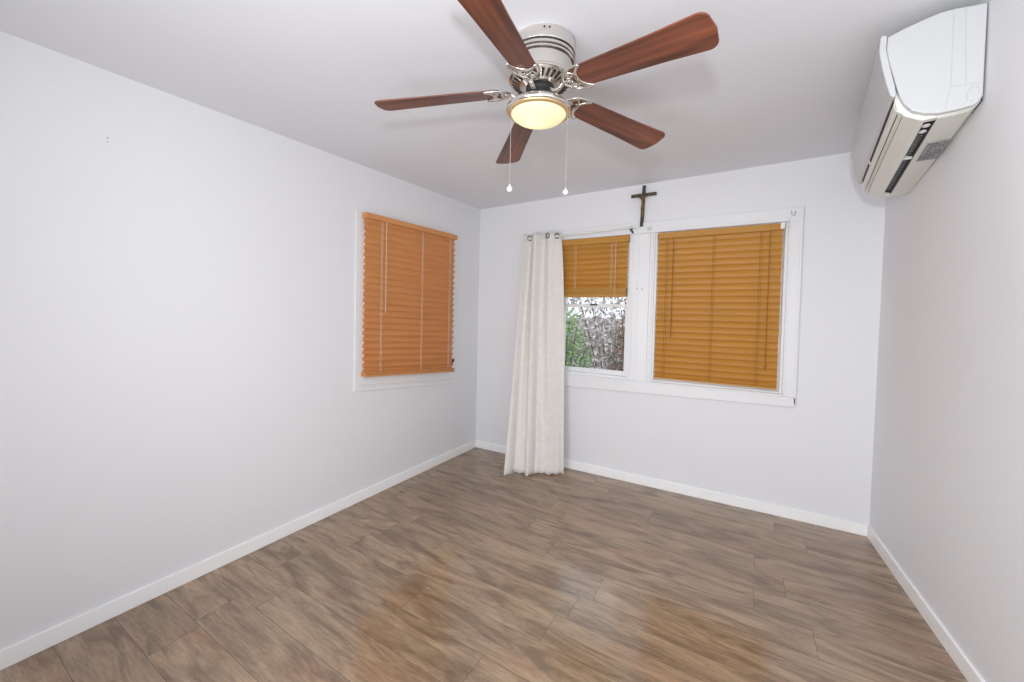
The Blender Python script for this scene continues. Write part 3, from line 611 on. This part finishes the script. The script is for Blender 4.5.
# seams moulded in the near side cover
bm = B()
for a_, b_ in (((-.071, .0125), (-.071, -.240)), ((-.046, .008), (-.039, -.245)), ((-.072, -.241), (-.003, -.252)), ((-.071, -.24), (-.083, -.320))):
    tube(bm, [(a_[0], -0.0002, a_[1]), (b_[0], -0.0002, b_[1])], 0.0009, 6)
put('cover_seam', bm, 'acline', acr)
bm = B(); hx = [(-.036, -.272), (-.030, -.262), (-.018, -.258), (-.010, -.266), (-.010, -.292), (-.020, -.304), (-.034, -.300), (-.037, -.288)]
for i in range(0, 8, 1):
    if i in (4,): continue
    a_ = hx[i]; b_ = hx[(i+1) % 8]; a2 = (a_[0]*.9+b_[0]*.1, a_[1]*.9+b_[1]*.1); b2 = (a_[0]*.3+b_[0]*.7, a_[1]*.3+b_[1]*.7)
    tube(bm, [(a2[0], -0.0003, a2[1]), (b2[0], -0.0003, b2[1])], 0.0012, 6)
put('pipe_knockout', bm, 'acline', acr)
bm = B(); box(bm, (0.0, 0.02, -.30), (0.010, LEN-0.03, -.01)); put('mounting_plate', bm, 'grey', acr)  # grey tone stands in for the shadow gap behind the unit

# ---------------------------------------------------------------- small marks on the walls
for y, z, r_, lab in ((-2.783, 2.080, 0.0035, 'upper one of two tiny nails high on the left wall, far left of the window'), (-2.783, 2.063, 0.003, 'lower one of two tiny nails high on the left wall, far left of the window'), (-1.764, 2.192, 0.003, 'single tiny nail in the left wall just above and left of the window')):
    bm = B(); lathe(bm, [(0, 0), (r_, 0), (r_, 0.0012), (0, 0.0015)], 10); bmesh.ops.rotate(bm, verts=bm.verts, matrix=Matrix.Rotation(math.pi/2, 3, 'Y')); bmesh.ops.translate(bm, verts=bm.verts, vec=(left_x(y), y, z)); tag(put('nail', bm, 'acline', smooth=True), lab, 'nail')

# ---------------------------------------------------------------- garden outside
bm = B(); box(bm, (-6, 0.2, -0.75), (8, 9, -0.60)); put('ground', bm, 'lawn', kind='structure')
def shrub(name, lab, cx, cy, rx, ry, z0_, z1_, n, size, m_, seed):
    rnd = random.Random(seed); root = thing(name, lab, 'shrub', (cx, cy, z0_)); 
    bm = B()
    for k in range(9):
        a = rnd.uniform(0, 6.28); rr_ = rnd.uniform(0.2, 0.8); top = (cx+rx*rr_*math.cos(a), cy+ry*rr_*math.sin(a), z0_+(z1_-z0_)*rnd.uniform(0.6, 0.95))
        tube(bm, spline([(cx+rnd.uniform(-.1, .1), cy+rnd.uniform(-.1, .1), z0_), (cx+(top[0]-cx)*.4, cy+(top[1]-cy)*.4, (z0_+top[2])/2), top], 4), [0.014-0.0012*i for i in range(9)], 6)
    rel(put('stems', bm, 'stem'), root)
    bm = B()
    for k in range(n):
        while True:
            p = V((rnd.uniform(-1, 1), rnd.uniform(-1, 1), rnd.uniform(-1, 1)))
            if 0.25 < p.length < 1 + 0.15*math.sin(5*p.x+seed)*math.cos(4*p.z): break
        c_ = V((cx+p.x*rx, cy+p.y*ry, (z0_+z1_)/2+p.z*(z1_-z0_)/2)); t = V((rnd.gauss(0, 1), rnd.gauss(0, 1), rnd.gauss(0, .8))).normalized(); s_ = t.cross(V((rnd.gauss(0, 1), rnd.gauss(0, 1), rnd.gauss(0, 1)))).normalized(); L_ = size*rnd.uniform(.6, 1.3)
        nn = t.cross(s_)*L_*0.12
        v_ = [bm.verts.new(c_ + d_) for d_ in (-t*L_, s_*L_*.38+nn, t*L_, -s_*L_*.38+nn)]; bm.faces.new(v_[:3]); bm.faces.new((v_[0], v_[2], v_[3]))
    me = bpy.data.meshes.new('foliage'); bm.to_mesh(me); bm.free(); o_ = bpy.data.objects.new('foliage', me); COL.objects.link(o_); me.materials.append(M[m_]); rel(o_, root)
    return root
shrub('leafy_shrub', 'bright green leafy shrub outside the half open window, beside the curtain', 0.30, 1.55, 0.46, 0.40, -0.6, 1.46, 3600, 0.032, 'leafg', 3)
shrub('russet_shrub', 'russet brown shrub outside the half open window, right of the green shrub', 1.22, 1.75, 0.34, 0.35, -0.6, 1.75, 3200, 0.032, 'leafb', 5)
shrub('pale_shrub', 'pale grey lilac shrub behind the green and russet shrubs outside', 0.72, 2.60, 1.05, 0.40, -0.6, 2.15, 5200, 0.045, 'leafl', 8)
fr = thing('garden_fence', 'weathered pale board fence at the back of the garden', 'fence', (0.5, 3.6, -0.6))
bm = B()
for i in range(46): box(bm, (-3.0+i*0.15, 3.6, -0.6), (-3.0+i*0.15+0.14, 3.62, 1.35))
rel(put('boards', bm, 'fence'), fr)
bm = B()
for z in (-0.2, 1.0): box(bm, (-3.0, 3.62, z), (3.9, 3.66, z+0.08))
rel(put('rails', bm, 'fence'), fr)
